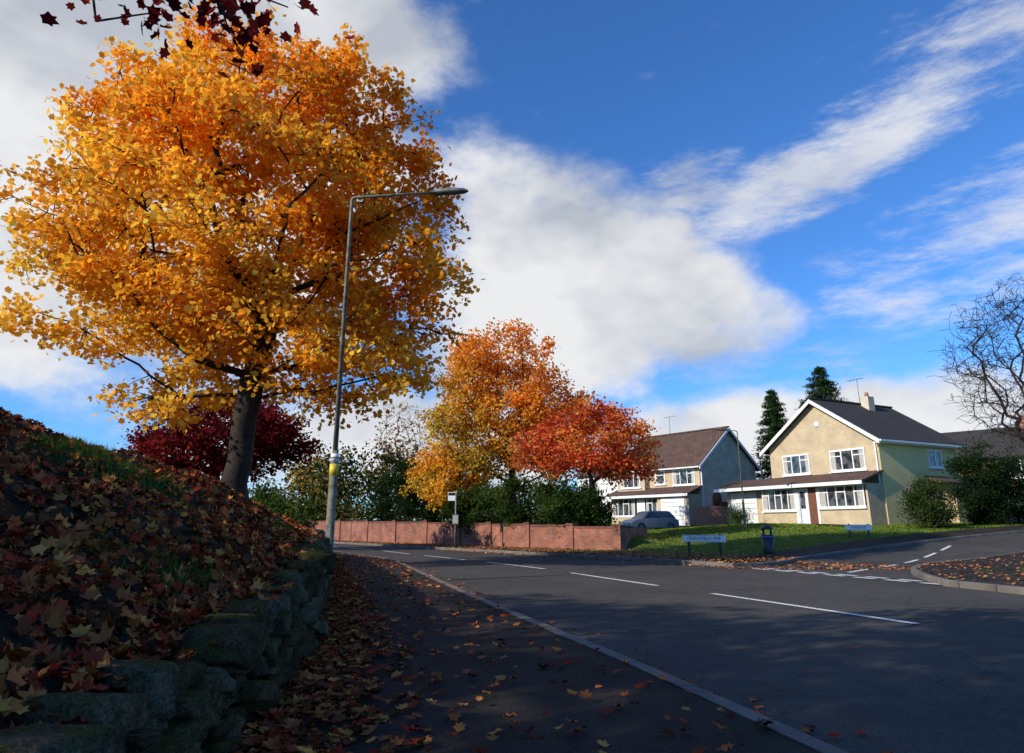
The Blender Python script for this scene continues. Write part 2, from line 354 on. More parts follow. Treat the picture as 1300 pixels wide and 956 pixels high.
def stone(cx,cy,cz,lx,ly,lz,ang,rnd=0):
    global cnt
    v=(SV*(1-rnd)+SVr*rnd)*[lx,ly,lz]; ph=R.uniform(0,9,3)
    for _ in range(7):
        nrm=R.normal(size=3); nrm/=np.linalg.norm(nrm); lim=.36*np.abs(nrm*np.array([lx,ly,lz])).sum()*R.uniform(.78,1.1); dd=v@nrm-lim; v=v-np.maximum(dd,0)[:,None]*nrm[None]*.95
    v=v+np.sin(SV*[9,11,8]+ph)*.03*min(lx,ly,lz)+R.normal(0,.0035,v.shape)
    c,s_=math.cos(ang),math.sin(ang); tl=R.normal(0,.12)
    v=v@np.array([[c,s_,0],[-s_,c,0],[0,0,1]]).T; v[:,2]+=tl*v[:,1]
    col=np.array([(.19,.145,.09),(.13,.10,.06),(.24,.19,.125),(.15,.105,.06),(.26,.22,.16)][R.integers(0,5)])*R.uniform(.7,1.15); SC.append(np.tile(col,(len(SV),1)))
    Vs.append(v+[cx,cy,cz]); cnt+=1
for course in range(6):
    y=-3+R.uniform(0,.3)
    while y<26:
        L=R.uniform(.12,.4); tz=float(top(y)); ch=tz/6; zc=ch*(course+.5)+R.normal(0,.012)+.02
        yc=y+L/2; sl=(float(wx(yc+.3))-float(wx(yc-.3)))/.6; ang=-math.atan(sl)
        stone(float(wx(yc))-.13+R.normal(0,.035),yc,zc,.3,L*1.0,ch*R.uniform(.92,1.15),ang,.2); y+=L+.004
y=-3.
while y<26:
    L=R.uniform(.16,.42); hh=R.uniform(.09,.22); yc=y+L/2; sl=(float(wx(yc+.3))-float(wx(yc-.3)))/.6
    stone(float(wx(yc))-.19+R.normal(0,.05),yc,float(top(yc))+hh*.3,.38*R.uniform(.8,1.15),L*.98,hh,-math.atan(sl)+R.normal(0,.3),.45); y+=L*R.uniform(.95,1.3)
Va=np.vstack(Vs); Fa=(np.arange(cnt)[:,None,None]*len(SV)+SFa[None]).reshape(-1,4)
fastmesh('stones',Va,Fa.ravel(),np.arange(len(Fa))*4,M_stone,sw,np.vstack(SC),True)
# ------------------------------------------------------------------ brick wall
bwl=empty('brick_wall')
ysb=[32.3,34.5,36.8,39.4,42,44.8,47.6,51,55,60,66]
for i in range(len(ysb)-1):
    p=np.array([float(bw(ysb[i])),ysb[i]]);q_=np.array([float(bw(ysb[i+1])),ysb[i+1]])
    d=q_-p;L=np.linalg.norm(d);d/=L; n=np.array([d[1],-d[0]])
    if n[0]<0:n=-n
    zt=1.13+.05*i+(0 if i else -.03)
    def obx(nm,a0,a1,b0,b1,z0,z1,mat):
        c=[p+d*a+n*b for a,b in ((a0,b0),(a1,b0),(a1,b1),(a0,b1))]
        fixn(add_mesh(nm,[(*x,z0) for x in c]+[(*x,z1) for x in c],BF,mat,bwl))
    obx('panel',.2,L-.2,0,.23,0,zt,M_redb); obx('coping',.2,L-.2,-.03,.26,zt,zt+.09,M_cope)
    obx('pier',-.2,.2,-.07,.32,0,zt+.06,M_redb); obx('pier_cap',-.24,.24,-.11,.36,zt+.06,zt+.15,M_cope)
rp=box('return_panel',0,.23,.2,3.6,0,1.1,M_redb,bwl); rp.location=(float(bw(32.3))+.02,32.4,0); rp.rotation_euler=(0,0,-.5)
# ------------------------------------------------------------------ trees
def make_tree(name,base,trunk,ells,nclump=100,nsub=8,nleaf=50,lsize=.15,pal=None,tr=.25,seed=1,clr=.75,spread=.3,tmpl=T_MAPLE,extra=None,minr=.007,shell=.5,colorfn=None,flat=.6,mind=.7,var=.25,up=.5,droop=.0,bow=.12):
    rng=np.random.default_rng(seed); par=empty(name,(0,0,0))
    nodes=[np.array(base,float)]; par_i=[-1]; plen=[0.]
    def addpath(i,t,step=.45,bow=.12):
        a=nodes[i]; t=np.array(t,float); d=np.linalg.norm(t-a); n=max(1,int(d/step)); off=rng.normal(0,1,3)*d*bow*.5+np.array([0,0,d*bow*.6]); last=i
        for k in range(1,n+1):
            u=k/n; p=a*(1-u)+t*u+off*4*u*(1-u)*.5+(rng.normal(0,.03,3)*min(1,d) if k<n else 0)
            nodes.append(p); par_i.append(last); plen.append(plen[last]+d/n); last=len(nodes)-1
        return last
    last=0
    for t in trunk: last=addpath(last,t,.5,0.0)
    fork=len(nodes)-1; start=max(1,int(fork*.6))
    T=[]; w=np.array([e[3]*e[4]*e[5]*(e[6] if len(e)>6 else 1) for e in ells]); w/=w.sum(); tries=0
    while len(T)<nclump and tries<nclump*60:
        tries+=1; e=ells[rng.choice(len(ells),p=w)]; v=rng.normal(size=3); v/=np.linalg.norm(v); r=(shell**3+(1-shell**3)*rng.random())**(1/3)
        p=np.array(e[:3])+v*r*np.array(e[3:6])
        if p[2]<base[2]+.3: continue
        if T and np.min(np.linalg.norm(np.array(T)-p,axis=1))<mind: continue
        T.append(p)
    if extra: T+= [np.array(x,float) for x in extra]
    T=np.array(T); T=T[np.argsort(np.linalg.norm(T-nodes[fork],axis=1))]
    tipn=[]
    for t in T:
        A=np.array(nodes[start:]); c=np.linalg.norm(A-t,axis=1)+.35*np.array(plen[start:])+np.maximum(0,A[:,2]-t[2])*.5
        i=start+int(np.argmin(c)); tipn.append(addpath(i,t,.45,bow))
    subs=[];sc=[]; tips=list(tipn)
    for ci,t in enumerate(T):
        A=np.array(nodes)
        near=np.where(np.linalg.norm(A-t,axis=1)<clr*1.8)[0]; near=near[near>=min(start,len(nodes)-1)]
        if len(near)==0: near=np.array([tipn[ci]])
        for s_ in range(nsub):
            v=rng.normal(size=3)*clr*.62*np.array([1,1,flat]); v[2]-=droop*np.linalg.norm(v[:2]); p=t+v
            AA=A[near]; i=near[int(np.argmin(np.linalg.norm(AA-p,axis=1)))]
            tips.append(addpath(int(i),p,.35,.1)); subs.append(p); sc.append(ci)
    n=len(nodes); P=np.array(nodes); pi=np.array(par_i); cntt=np.zeros(n)
    cntt[tips]+=1
    for i in range(n-1,0,-1): cntt[pi[i]]+=cntt[i]
    cntt=np.maximum(cntt,1); rad=np.maximum(tr*(cntt/cntt[0])**.52,minr); rad[0]*=1.35
    if n>2: rad[1]*=1.08
    c=np.arange(1,n); p0=P[pi[c]];p1=P[c]; r1=rad[c]; r0=np.minimum(rad[pi[c]],r1*1.35+.004); tk=(pi[c]<fork)&(c<=fork); r0[tk]=rad[pi[c]][tk]
    d=unit(p1-p0); ax=unit(np.cross(d,np.array([.31,.77,.12])+0*d)); bx=np.cross(d,ax); seg=6
    th=np.arange(seg)*2*math.pi/seg; ring=ax[:,None,:]*np.cos(th)[None,:,None]+bx[:,None,:]*np.sin(th)[None,:,None]
    V0=p0[:,None]+ring*r0[:,None,None]; V1=(p1+d*r1[:,None]*.25)[:,None]+ring*r1[:,None,None]
    VV=np.concatenate([V0,V1],1).reshape(-1,3); k=np.arange(seg); qd=np.stack([k,(k+1)%seg,seg+(k+1)%seg,seg+k],1)
    Q=(np.arange(n-1)[:,None,None]*2*seg+qd[None]).reshape(-1,4)
    fastmesh('branches',VV,Q.ravel(),np.arange(len(Q))*4,M_bark,par,None,True)
    if nleaf:
        subs=np.array(subs); sc=np.array(sc); k=np.repeat(np.arange(len(subs)),rng.poisson(nleaf*rng.uniform(.3,1.55,len(T))[sc]))
        C=subs[k]+rng.normal(size=(len(k),3))*spread*np.array([1,1,.7])
        cp=rng.integers(0,len(pal),len(T)); idx=cp[sc[k]]; sw_=rng.random(len(k))<.35; idx[sw_]=rng.integers(0,len(pal),sw_.sum())
        if colorfn is not None: cols=colorfn(C,rng)*rng.uniform(.75,1.15,size=(len(T),1))[sc[k]]*rng.uniform(.8,1.15,size=(len(C),1))
        else: cols=palette(pal,len(C),rng,idx,var)*rng.uniform(.75,1.15,size=(len(T),1))[sc[k]]
        leaves('foliage',C,rng.uniform(.7,1.25,len(C))*lsize,np.clip(cols,0,.97),tmpl,M_leaf,par,up=up,rng=rng)
    return par
GOLD=[(.74,.34,.03),(.70,.27,.02),(.62,.19,.015),(.78,.42,.05),(.55,.14,.012)]
ORANGE=[(.62,.20,.03),(.66,.28,.04),(.5,.12,.02),(.55,.33,.06),(.40,.26,.04)]
RED=[(.74,.15,.05),(.80,.25,.06),(.60,.09,.035),(.82,.36,.08)]
DRED=[(.15,.014,.018),(.21,.02,.02),(.10,.01,.015),(.27,.03,.025)]
GREEN=[(.045,.085,.018),(.06,.11,.022),(.035,.065,.014),(.08,.12,.03)]
DGREEN=[(.018,.04,.014),(.028,.055,.016),(.012,.03,.010)]
def maincol(C,rng):
    u=(C[:,0]+8.4)/6.5; h=(C[:,2]-10.9)/6; k=u*.75+h*.5+rng.normal(0,.33,len(C))+.55*np.sin(C[:,0]*.9+C[:,2]*1.4)-.22
    t=sm((k+1.1)/2.6)[:,None]; a=np.array([.97,.60,.07]);b=np.array([.96,.44,.035]);c=np.array([.80,.24,.018])
    col=np.where(t<.5,a*(1-2*t)+b*2*t,b*(2-2*t)+c*(2*t-1)); g=rng.random(len(C))<.05; col[g]=[.6,.5,.07]; return col
tb=float(bank(-7.5,19))-.15
make_tree('maple_tree',(-7.5,19,tb),[(-7.45,19,4.0),(-7.2,19,5.8),(-6.95,19,7.2)],
  [(-8.4,19,11.0,5.2,3.6,5.0),(-12.3,19,9.9,2.3,2.4,2.5),(-4.2,19.3,9.8,2.2,2.2,3.1),(-3.9,19.5,7.0,1.9,1.8,1.5),(-7.2,19,6.5,2.9,2.6,1.2,.7),(-11.2,19,7.3,2.7,2.4,1.5,.8),(-11.3,19,13.3,1.9,1.9,1.6),(-5.5,19.2,14.1,1.9,1.9,1.6),(-8.2,19,15.3,2.1,1.9,1.3),(-5.0,19,5.3,2.1,1.8,.9,1.2),(-9.6,19,5.5,1.7,1.8,.9,1.2)],
  nclump=235,nsub=9,nleaf=38,lsize=.155,pal=GOLD,tr=.34,seed=14,clr=.74,spread=.23,colorfn=maincol,shell=.5,mind=.95,droop=.3,up=.4,bow=.16,minr=.01)
gz=lambda x,y:float(G(x,y))
def t2col(C,rng):
    a=np.array([.82,.29,.04]);b=np.array([.86,.46,.06]);c=np.array([.55,.42,.06]); k=(9.5-C[:,2])/8+rng.normal(0,.35,len(C))-.12*(C[:,0]); t=sm(k+.15)[:,None]
    col=np.where(t<.5,a*(1-2*t)+b*2*t,b*(2-2*t)+c*(2*t-1)); return col
make_tree('maple_tree',(0.1,43,gz(.1,43)),[(0,43,3.2),(0,43,5.2)],[(-.4,43,9.0,4.2,3.8,4.9),(-3.2,43,6.4,2.4,2.4,2.6),(2.7,43,6.9,2.5,2.4,2.9)],
  nclump=160,nsub=8,nleaf=28,lsize=.18,pal=ORANGE,tr=.24,seed=5,clr=.7,spread=.27,colorfn=t2col,shell=.4,mind=.8,tmpl=T_SIMPLE,up=.4)
make_tree('cherry_tree',(4.2,36.6,gz(4.2,36.6)-.05),[(4.15,36.6,2.2),(4.2,36.6,3.4)],[(4.3,36.6,5.6,2.9,2.5,1.9),(1.9,36.4,4.9,1.8,1.7,1.3),(6.1,36.4,4.6,1.4,1.6,1.1)],
  nclump=80,nsub=8,nleaf=26,lsize=.15,pal=RED,tr=.13,seed=8,clr=.6,spread=.24,shell=.3,mind=.62,tmpl=T_SIMPLE,up=.4)
make_tree('birch_tree',(-4.2,43.5,gz(-4.2,43.5)),[(-4.2,43.5,2.4)],[(-4.1,43,4.1,2.3,2.0,1.7)],nclump=45,nsub=7,nleaf=28,lsize=.16,pal=[(.85,.48,.05),(.82,.36,.04),(.6,.44,.07)],tr=.09,seed=9,clr=.5,spread=.22,tmpl=T_SIMPLE)
make_tree('copper_beech_tree',(-14.8,35,float(bank(-14.8,35))-.1),[(-14.8,35,4.2)],[(-14.6,35,5.6,3.7,3.2,1.9),(-12.2,35,5.2,1.8,1.8,1.3),(-17.4,35,4.8,1.9,1.6,1.3)],nclump=100,nsub=8,nleaf=28,lsize=.17,pal=DRED,tr=.2,seed=12,clr=.65,spread=.26,tmpl=T_SIMPLE,mind=.7)
make_tree('red_maple_tree',(-7.6,-2.6,float(bank(-7.6,-2.6))-.15),[(-7.4,-2.6,4.8),(-7.2,-2.5,6.2)],[(-7.4,-2.8,8.9,3.8,3.4,3.0)],
  nclump=120,nsub=7,nleaf=22,lsize=.11,pal=DRED+[(.5,.045,.025),(.58,.08,.03)],tr=.26,seed=21,clr=.5,spread=.17,shell=.3,mind=.6,
  extra=[(-4.9,1.6,6.3),(-4.25,3.3,5.95),(-3.75,4.4,5.75),(-3.3,4.5,5.5),(-2.95,4.6,5.62),(-2.55,4.65,5.82),(-2.1,4.65,5.78)])
make_tree('maple_tree',(-12.8,-4.6,float(bank(-12.8,-4.6))-.15),[(-12.8,-4.6,6)],[(-12.8,-4.6,9.0,4.4,4.2,3.8)],nclump=95,nsub=7,nleaf=24,lsize=.21,pal=GOLD,tr=.25,seed=22,clr=.8,spread=.3,tmpl=T_SIMPLE)
make_tree('maple_tree',(-17.5,-.8,float(bank(-17.5,-.8))-.15),[(-17.5,-.8,6)],[(-17.5,-.8,9.0,3.4,3.4,3.0)],nclump=45,nsub=7,nleaf=20,lsize=.21,pal=GOLD,tr=.22,seed=24,clr=.8,spread=.3,tmpl=T_SIMPLE)
make_tree('bare_tree',(29.8,38.2,gz(29.8,38.2)),[(29.8,38.2,3.5),(29.8,38.2,5)],[(29.9,38.2,10.3,4.2,4,5.0)],nclump=300,nsub=19,nleaf=0,tr=.24,seed=31,clr=.8,shell=.6,minr=.010,mind=.5,bow=.05)
make_tree('bare_tree',(-9.3,58,gz(-9.3,58)),[(-9.3,58,4)],[(-9.3,58,8.4,2.0,2,3.0)],nclump=50,nsub=9,nleaf=1,lsize=.2,pal=ORANGE,tr=.12,seed=32,clr=.8,minr=.012,tmpl=T_SIMPLE,bow=.06)
def bush(name,c,r,pal,seed,ls=.12,n=40,leaf=45,tm=T_OVAL,clr=.35):
    b=(c[0],c[1],c[2]-r[2]-.05); return make_tree(name,b,[(c[0],c[1],c[2]-r[2]*.6)],[(*c,*r)],nclump=n,nsub=6,nleaf=leaf,lsize=ls,pal=pal,tr=.07,seed=seed,clr=clr,spread=.2,shell=.55,mind=.28,tmpl=tm,flat=1,up=.3)
bush('ivy_bush',(1.0,38.6,2.5),(2.3,1.3,1.5),GREEN,41,.15); bush('ivy_bush',(3.5,35.9,2.0),(1.6,1.0,1.2),DGREEN+GREEN,42,.15)
bush('ivy_bush',(-1.9,41.6,2.2),(1.9,1.2,1.2),GREEN,43,.15); bush('laurel_bush',(-6.3,47.3,3.2),(1.5,1.5,2.3),DGREEN,44,.17); bush('laurel_bush',(-8.2,50.2,3.6),(1.6,1.6,2.8),DGREEN,45,.17)
bush('evergreen_shrub',(21.3,35.8,gz(21.3,35.8)+1.1),(1.05,1.1,1.2),GREEN+DGREEN,46,.11)
bush('cypress_bush',(24.9,37.2,gz(24.9,37.2)+2.1),(1.2,1.2,2.25),DGREEN,47,.13,60); bush('cypress_bush',(27.2,38.0,gz(27,38)+1.6),(1.1,1.2,1.8),DGREEN,48,.13,45)
bush('garden_shrub',(14.4,45.0,gz(14.4,45)+.4),(.45,.45,.45),GREEN,49,.08,12); bush('garden_shrub',(28.6,36.4,gz(28.6,36.4)+.6),(1.3,.8,.8),GREEN,50,.1,24)
def conifer(name,x,y,h,r,seed):
    rng=np.random.default_rng(seed); z0=gz(x,y); par=empty(name)
    tube('trunk',[(x,y,z0-.1),(x,y,z0+h*.96)],[.17,.02],M_bark,par,8)
    C=[]
    for k in range(int(h*24)):
        u=rng.random()**.7; z=z0+.8+u*(h-.9); L=r*(1-u)**.7*rng.uniform(.7,1.2)+.15; th=rng.uniform(0,6.28); m=int(10+L*36)
        t=rng.random(m)**.6; p=np.stack([x+np.cos(th)*t*L,y+np.sin(th)*t*L,z-t*L*.25+.12*t*t*L],1)+rng.normal(0,.09+.08*L,(m,3))*[1,1,.5]; C.append(p)
    C=np.vstack(C); leaves('needles',C,rng.uniform(.25,.45,len(C)),palette([(.025,.055,.020),(.04,.075,.024),(.06,.10,.03),(.018,.04,.015)],len(C),rng),T_NEEDLE,M_leaf,par,up=.2,rng=rng)
conifer('spruce_tree',24.0,62.5,12.0,2.6,51); conifer('spruce_tree',26.6,58,13.2,4.0,52)
def mass(name,spec,seed):
    rng=np.random.default_rng(seed); C=[];K=[];S=[]
    for (x,y,z,rx,ry,rz,pal,ls,n) in spec:
        nc=max(10,int(rx*rz*5)); v=unit(rng.normal(size=(nc,3)))*(.5+.5*rng.random((nc,1))**.4); cc=np.array([x,y,z])+v*[rx,ry,rz]
        k=rng.integers(0,nc,n); p=cc[k]+rng.normal(size=(n,3))*ls*2.0; p[:,2]=np.maximum(p[:,2],.1); C.append(p); S.append(rng.uniform(.6,1.3,n)*ls)
        K.append(palette(pal,n,rng,None,.25)*rng.uniform(.6,1.3,(nc,1))[k])
    leaves(name,np.vstack(C),np.concatenate(S),np.clip(np.vstack(K),0,.9),T_SIMPLE,M_leaf,None,up=.3,rng=rng)
OL=[(.14,.125,.035),(.22,.13,.035),(.09,.105,.028)]
sp=[(-17.5,66,4,3.0,3,4.4,DGREEN+OL,.28,3000),(-14,62,3.6,3,3,4.0,DGREEN+OL,.28,3000),(-21.5,75,4,3.2,3,4.6,OL,.32,3000),(-20.5,72,6.2,2,2,2.2,[(.65,.36,.05),(.6,.40,.08)],.28,900),
    (-11,66,4,3,3,5.2,OL,.3,2600),(-31,92,3,3,3,3.4,GREEN+OL,.35,1800),(-8,70,4,3,3,4.5,OL+[(.3,.16,.05)],.3,2400),(-19,60,1.3,3.0,2,1.9,GREEN,.25,2000),(-23.6,68,2.6,1.6,1.6,2.8,GREEN,.25,1800)]
for k in range(26):
    x=-60+k*7.5; h_=.6 if x<-20 else 1
    sp.append((x,112+5*math.sin(k*2.1),(3.4+1.2*math.sin(k*1.7))*h_,5.5,3,(4.2+1.5*math.sin(k*2.9))*h_,OL+GREEN+([(.35,.15,.03)] if k%4==0 else []),.5,900))
mass('distant_trees',sp,61)
mass('hedge',[(6.5,64,2.0,4,1,1.2,GREEN,.2,2500),(2,58,2.6,4,1.5,1.9,DGREEN+GREEN,.22,3000),(-3,54,2.2,3,1.5,1.6,GREEN,.2,2500)],62)
# ------------------------------------------------------------------ leaf litter and grass
LIT=[(.38,.10,.032),(.46,.145,.04),(.28,.05,.022),(.18,.062,.028),(.54,.22,.055),(.34,.04,.02),(.40,.125,.04),(.12,.04,.02)]
def bnorm(x,y,fn):
    e=.05; nx=-(fn(x+e,y)-fn(x-e,y))/(2*e); ny=-(fn(x,y+e)-fn(x,y-e))/(2*e); return unit(np.stack([nx,ny,np.ones_like(nx)],1))
def patch(x,y): return np.sin(x*1.9+1.3*np.sin(y*1.1))+np.sin(y*2.3+1.7*np.sin(x*.9))
n=38000; y=R.uniform(0,1,n)**1.5*17+.2; l=R.uniform(0,1,n)**1.1*8.5-.02; keep=(patch(l,y)+R.normal(0,.6,n)>-1.35)|(l<.3); y=y[keep];l=l[keep]; x=wx(y)-.3-l
C=np.stack([x,y,bank(x,y)+R.uniform(.0,.07,len(x))+(l<.1)*.04],1); leaves('leaf_litter',C,R.uniform(.045,.105,len(x)),palette(LIT,len(x),R,None,.35),T_CURL,M_litter,None,up=.8,normals=bnorm(x,y,bank),curl=1.2)
n=420; y=R.uniform(1,16,n); x=wx(y)-R.uniform(.08,.32,n); C=np.stack([x,y,top(y)+R.uniform(.07,.14,n)],1); leaves('leaf_litter',C,R.uniform(.05,.1,n),palette(LIT,n,R,None,.35),T_CURL,M_litter,None,up=1.2,curl=1.)
n=18000; y=R.uniform(10,36,n); l=R.uniform(0,9,n); x=wx(y)-.3-l; C=np.stack([x,y,bank(x,y)+.04],1); leaves('leaf_litter',C,R.uniform(.08,.14,n),palette(LIT,n,R,None,.3),T_SIMPLE,M_litter,None,up=.9)
n=9000; y=R.uniform(0,1,n)**1.3*28+.8; wdt=(nk(y)-.14-wx(y)); u=np.where(R.random(n)<.85,np.abs(R.normal(0,.15,n)),R.random(n)); u=np.clip(u,0.01,.99); x=wx(y)+u*wdt
C=np.stack([x,y,.15+R.uniform(0,.03,n)+.06*(u<.14)*R.random(n)],1); leaves('leaf_litter',C,R.uniform(.05,.10,n),palette(LIT,n,R,None,.3),T_CURL,M_litter,None,up=1.9,curl=.7)
n=500; y=R.uniform(1,34,n); x=nk(y)+np.abs(R.normal(0,.2,n))+.03; m=R.random(n)<.05; x[m]=nk(y[m])+R.uniform(0,6,m.sum())
C=np.stack([x,y,.035+R.uniform(0,.015,n)],1); leaves('leaf_litter',C,R.uniform(.05,.09,n),palette(LIT,n,R,None,.3),T_CURL,M_litter,None,up=3,curl=.4)
n=8000; y=R.uniform(20,52,n); x=fk(y)+R.uniform(0,1,n)**.9*5.5; m=(x<bw(y)-.03)|(y<33); x=x[m];y=y[m]
n2=800; y2_=R.uniform(4,27,n2); x2=np.interp(y2_,Rc[:,1],Rc[:,0]); x2=np.where(y2_<14.8,fk(y2_),x2)+.2+np.abs(R.normal(0,1.6,n2))
n3_=700; y3_=R.uniform(20,36,n3_); x3=fk(y3_)-np.abs(R.normal(0,.35,n3_))
x=np.concatenate([x,x2,x3]);y=np.concatenate([y,y2_,y3_])
ir=inroad(x,y,0); ir2=inroad(x,y,.7); z=np.where(ir,H(x,y)+.04,np.where(ir2,H(x,y)+.155,G(x,y)+.04)); C=np.stack([x,y,z],1)
leaves('leaf_litter',C,R.uniform(.05,.11,len(x)),palette([(.48,.18,.06),(.54,.25,.08),(.38,.10,.045),(.25,.10,.05)],len(x),R,None,.3),T_SIMPLE,M_litter,None,up=1.6)
n=2500; x=R.uniform(3,20,n); y=R.uniform(27,42,n); m=~inroad(x,y,2.2)&(x>bw(y)+.3); x=x[m];y=y[m]; d=np.hypot(x-5,y-35); m=R.random(len(x))<np.exp(-d/5)+.08; x=x[m];y=y[m]
leaves('leaf_litter',np.stack([x,y,G(x,y)+.05],1),R.uniform(.07,.13,len(x)),palette([(.6,.2,.05),(.55,.25,.07),(.45,.11,.05)],len(x),R),T_SIMPLE,M_litter,None,up=2)
def grassb(name,x,y,zf,h,pal):
    n=len(x); z=zf(x,y)-.01; a=R.uniform(0,6.28,n); w=.006+.002*R.random(n); w=w*np.maximum(1,y/9); hh=h*R.uniform(.5,1.3,n); ln=R.normal(0,.45,(n,2))*hh[:,None]
    b=np.stack([x,y,z],1); d=np.stack([np.cos(a)*w,np.sin(a)*w,0*w],1); t=b+np.stack([ln[:,0],ln[:,1],hh],1); V=np.stack([b-d,b+d,t],1).reshape(-1,3)
    fastmesh(name,V,np.arange(3*n),np.arange(n)*3,M_grassb,None,np.repeat(palette(pal,n,R),3,axis=0))
GP=[(.05,.11,.018),(.08,.15,.025),(.10,.14,.03),(.035,.08,.015)]
n=60000; y=R.uniform(0,1,n)**1.3*13+.3; l=R.uniform(.2,5,n); m=patch(l,y)+R.normal(0,.3,n)<-1.0; y=y[m];l=l[m]; grassb('bank_grass',wx(y)-.3-l,y,bank,.12,GP)
n=60000; x=R.uniform(3,30,n); y=R.uniform(24,46,n); m=~inroad(x,y,2.1)&(x>bw(y)+.4); grassb('lawn_grass',x[m],y[m],G,.06,[(.14,.22,.02),(.20,.27,.03),(.11,.17,.018)])
n=9000; x=R.uniform(10,26,n); y=R.uniform(8,26,n); m=~inroad(x,y,2.6)&(y<np.interp(x,Rc[:,0],Rc[:,1])); grassb('lawn_grass',x[m],y[m],G,.07,GP)
# ------------------------------------------------------------------ houses
M_curt=mat_plain('curtain',(.42,.40,.36),.9)
class Face:
    def __init__(s,p,kind,off=0): s.p=p;s.k=kind;s.off=off
    def box(s,nm,u0,u1,d0,d1,z0,z1,mat):
        if s.k=='F': return box(nm,u0,u1,s.off-d1,s.off-d0,z0,z1,mat,s.p)
        if s.k=='R': return box(nm,s.off+d0,s.off+d1,u0,u1,z0,z1,mat,s.p)
    def window(s,u0,u1,z0,z1,n=2,trans=True,nm='window'):
        t=.07; s.box(nm+'_glass',u0,u1,-.02,.012,z0,z1,M_glass)
        s.box(nm+'_sill',u0-.12,u1+.12,0.002,.13,z0-.13,z0-.06,M_white)
        s.box(nm+'_bottom',u0-.06,u1+.06,.003,.06,z0-.06,z0+.04,M_white); s.box(nm+'_top',u0-.06,u1+.06,.003,.06,z1-.04,z1+.06,M_white)
        for i in range(n+1):
            c=u0+(u1-u0)*i/n; s.box(nm+'_mullion',c-t/2,c+t/2,.004,.055,z0+.04,z1-.04,M_white)
        if trans:
            for i in range(n):
                if i%2==0 or n==1:
                    a=u0+(u1-u0)*i/n+t/2; b=u0+(u1-u0)*(i+1)/n-t/2; zz=z1-(z1-z0)*.28; s.box(nm+'_transom',a,b,.005,.05,zz-.03,zz+.03,M_white)
        for a,b in ((u0+.04,u0+.04+(u1-u0)*.13),(u1-.04-(u1-u0)*.13,u1-.04)): s.box(nm+'_curtain',a,b,.013,.02,z0+.04,z1-.04,M_curt)
def gablewall(nm,p,x0,x1,y0,y1,ez,pz,mat,axis):
    if axis=='y': return prism(nm,[(x0,0-.4),(x1,-.4),(x1,ez),((x0+x1)/2,pz),(x0,ez)],'y',y0,y1,mat,p)
    return prism(nm,[(y0,-.4),(y1,-.4),(y1,ez),((y0+y1)/2,pz),(y0,ez)],'x',x0,x1,mat,p)
hx,hy=17.24,46.25; hz=gz(20,41)
h=empty('detached_house',(hx,hy,hz),math.atan2(-.893,.45))
W,Dp,EZ,PZ=7.9,7.2,4.85,7.5
gablewall('walls',h,0,W,0,Dp,EZ,PZ,M_buff,'y')
box('side_render',W+.002,W+.03,.02,Dp-.02,-.4,EZ-.02,M_cream,h)
ov=.45; sl=(PZ-EZ)/(W/2)
for sg in (0,1):
    xe=-ov if sg==0 else W+ov; ze=EZ-ov*sl+.12
    slab('roof_slope',[(xe,-.4,ze),(W/2,-.4,PZ+.12),(W/2,Dp+.3,PZ+.12),(xe,Dp+.3,ze)],.1,M_roofd,h)
    prism('bargeboard',[(xe,ze-.30),(W/2,PZ-.16),(W/2,PZ+.07),(xe,ze-.05)],'y',-.47,-.41,M_white,h)
    box('gutter',xe-.06 if sg==0 else xe-.02,xe+.02 if sg==0 else xe+.08,-.4,Dp+.3,ze-.16,ze-.05,M_white,h)
    box('soffit',min(xe,0 if sg==0 else W)+.01,max(xe,0 if sg==0 else W)-.01,-.38,Dp+.28,ze-.22,ze-.17,M_white,h)
box('ridge_tiles',W/2-.12,W/2+.12,-.42,Dp+.3,PZ+.1,PZ+.2,M_roofd,h)
box('chimney',W/2+.2,W/2+.75,4.2,4.8,PZ-.6,PZ+.55,M_greyb,h); tube('chimney_pot',[(W/2+.47,4.5,PZ+.55),(W/2+.47,4.5,PZ+.85)],[.13,.11],M_orab,h)
tube('aerial_mast',[(W/2+.2,4.1,PZ),(W/2+.2,4.1,PZ+1.8)],[.02,.02],M_steel,h,6); tube('aerial_boom',[(W/2-.5,4.1,PZ+1.75),(W/2+.7,4.1,PZ+1.75)],[.015,.015],M_steel,h,6)
for k in range(5): tube('aerial_element',[(W/2-.4+k*.25,3.85,PZ+1.75),(W/2-.4+k*.25,4.35,PZ+1.75)],[.01,.01],M_steel,h,5)
Fc=Face(h,'F')
Fc.window(1.1,3.1,3.1,4.25,3); Fc.window(4.7,7.0,3.1,4.25,3)
tube('round_vent',[(W/2,-.03,6.0),(W/2,.02,6.0)],[.2,.2],M_white,h,16)
slab('leanto_roof',[(-3.4,-1.9,2.35),(W+.15,-1.9,2.35),(W+.15,0.0,2.95),(-3.4,0.0,2.95)],.1,M_roof,h)
box('fascia',-3.4,W+.15,-1.98,-1.91,2.13,2.33,M_white,h)
box('garage',-3.2,-.05,-1.0,4.5,-.4,2.3,M_buff,h); slab('garage_roof',[(-3.4,0.02,2.95),(-.02,0.02,2.95),(-.02,4.6,2.5),(-3.4,4.6,2.5)],.1,M_roof,h)
Fg=Face(h,'F',-1.0); Fg.box('garage_door',-2.8,-.5,.01,.05,0,2.05,M_white)
for k in range(1,6): Fg.box('door_rib',-2.75,-.55,.05,.065,k*.34-.02,k*.34+.02,M_curt)
Fp=Face(h,'F',-1.35)
box('porch_base_wall',.3,3.0,-1.35,-.01,-.4,.75,M_buff,h); box('porch_base_wall',4.6,W-.15,-1.35,-.01,-.4,.85,M_buff,h)
box('porch_end_wall',W-.15,W-.02,-1.35,-.01,-.4,2.2,M_buff,h)
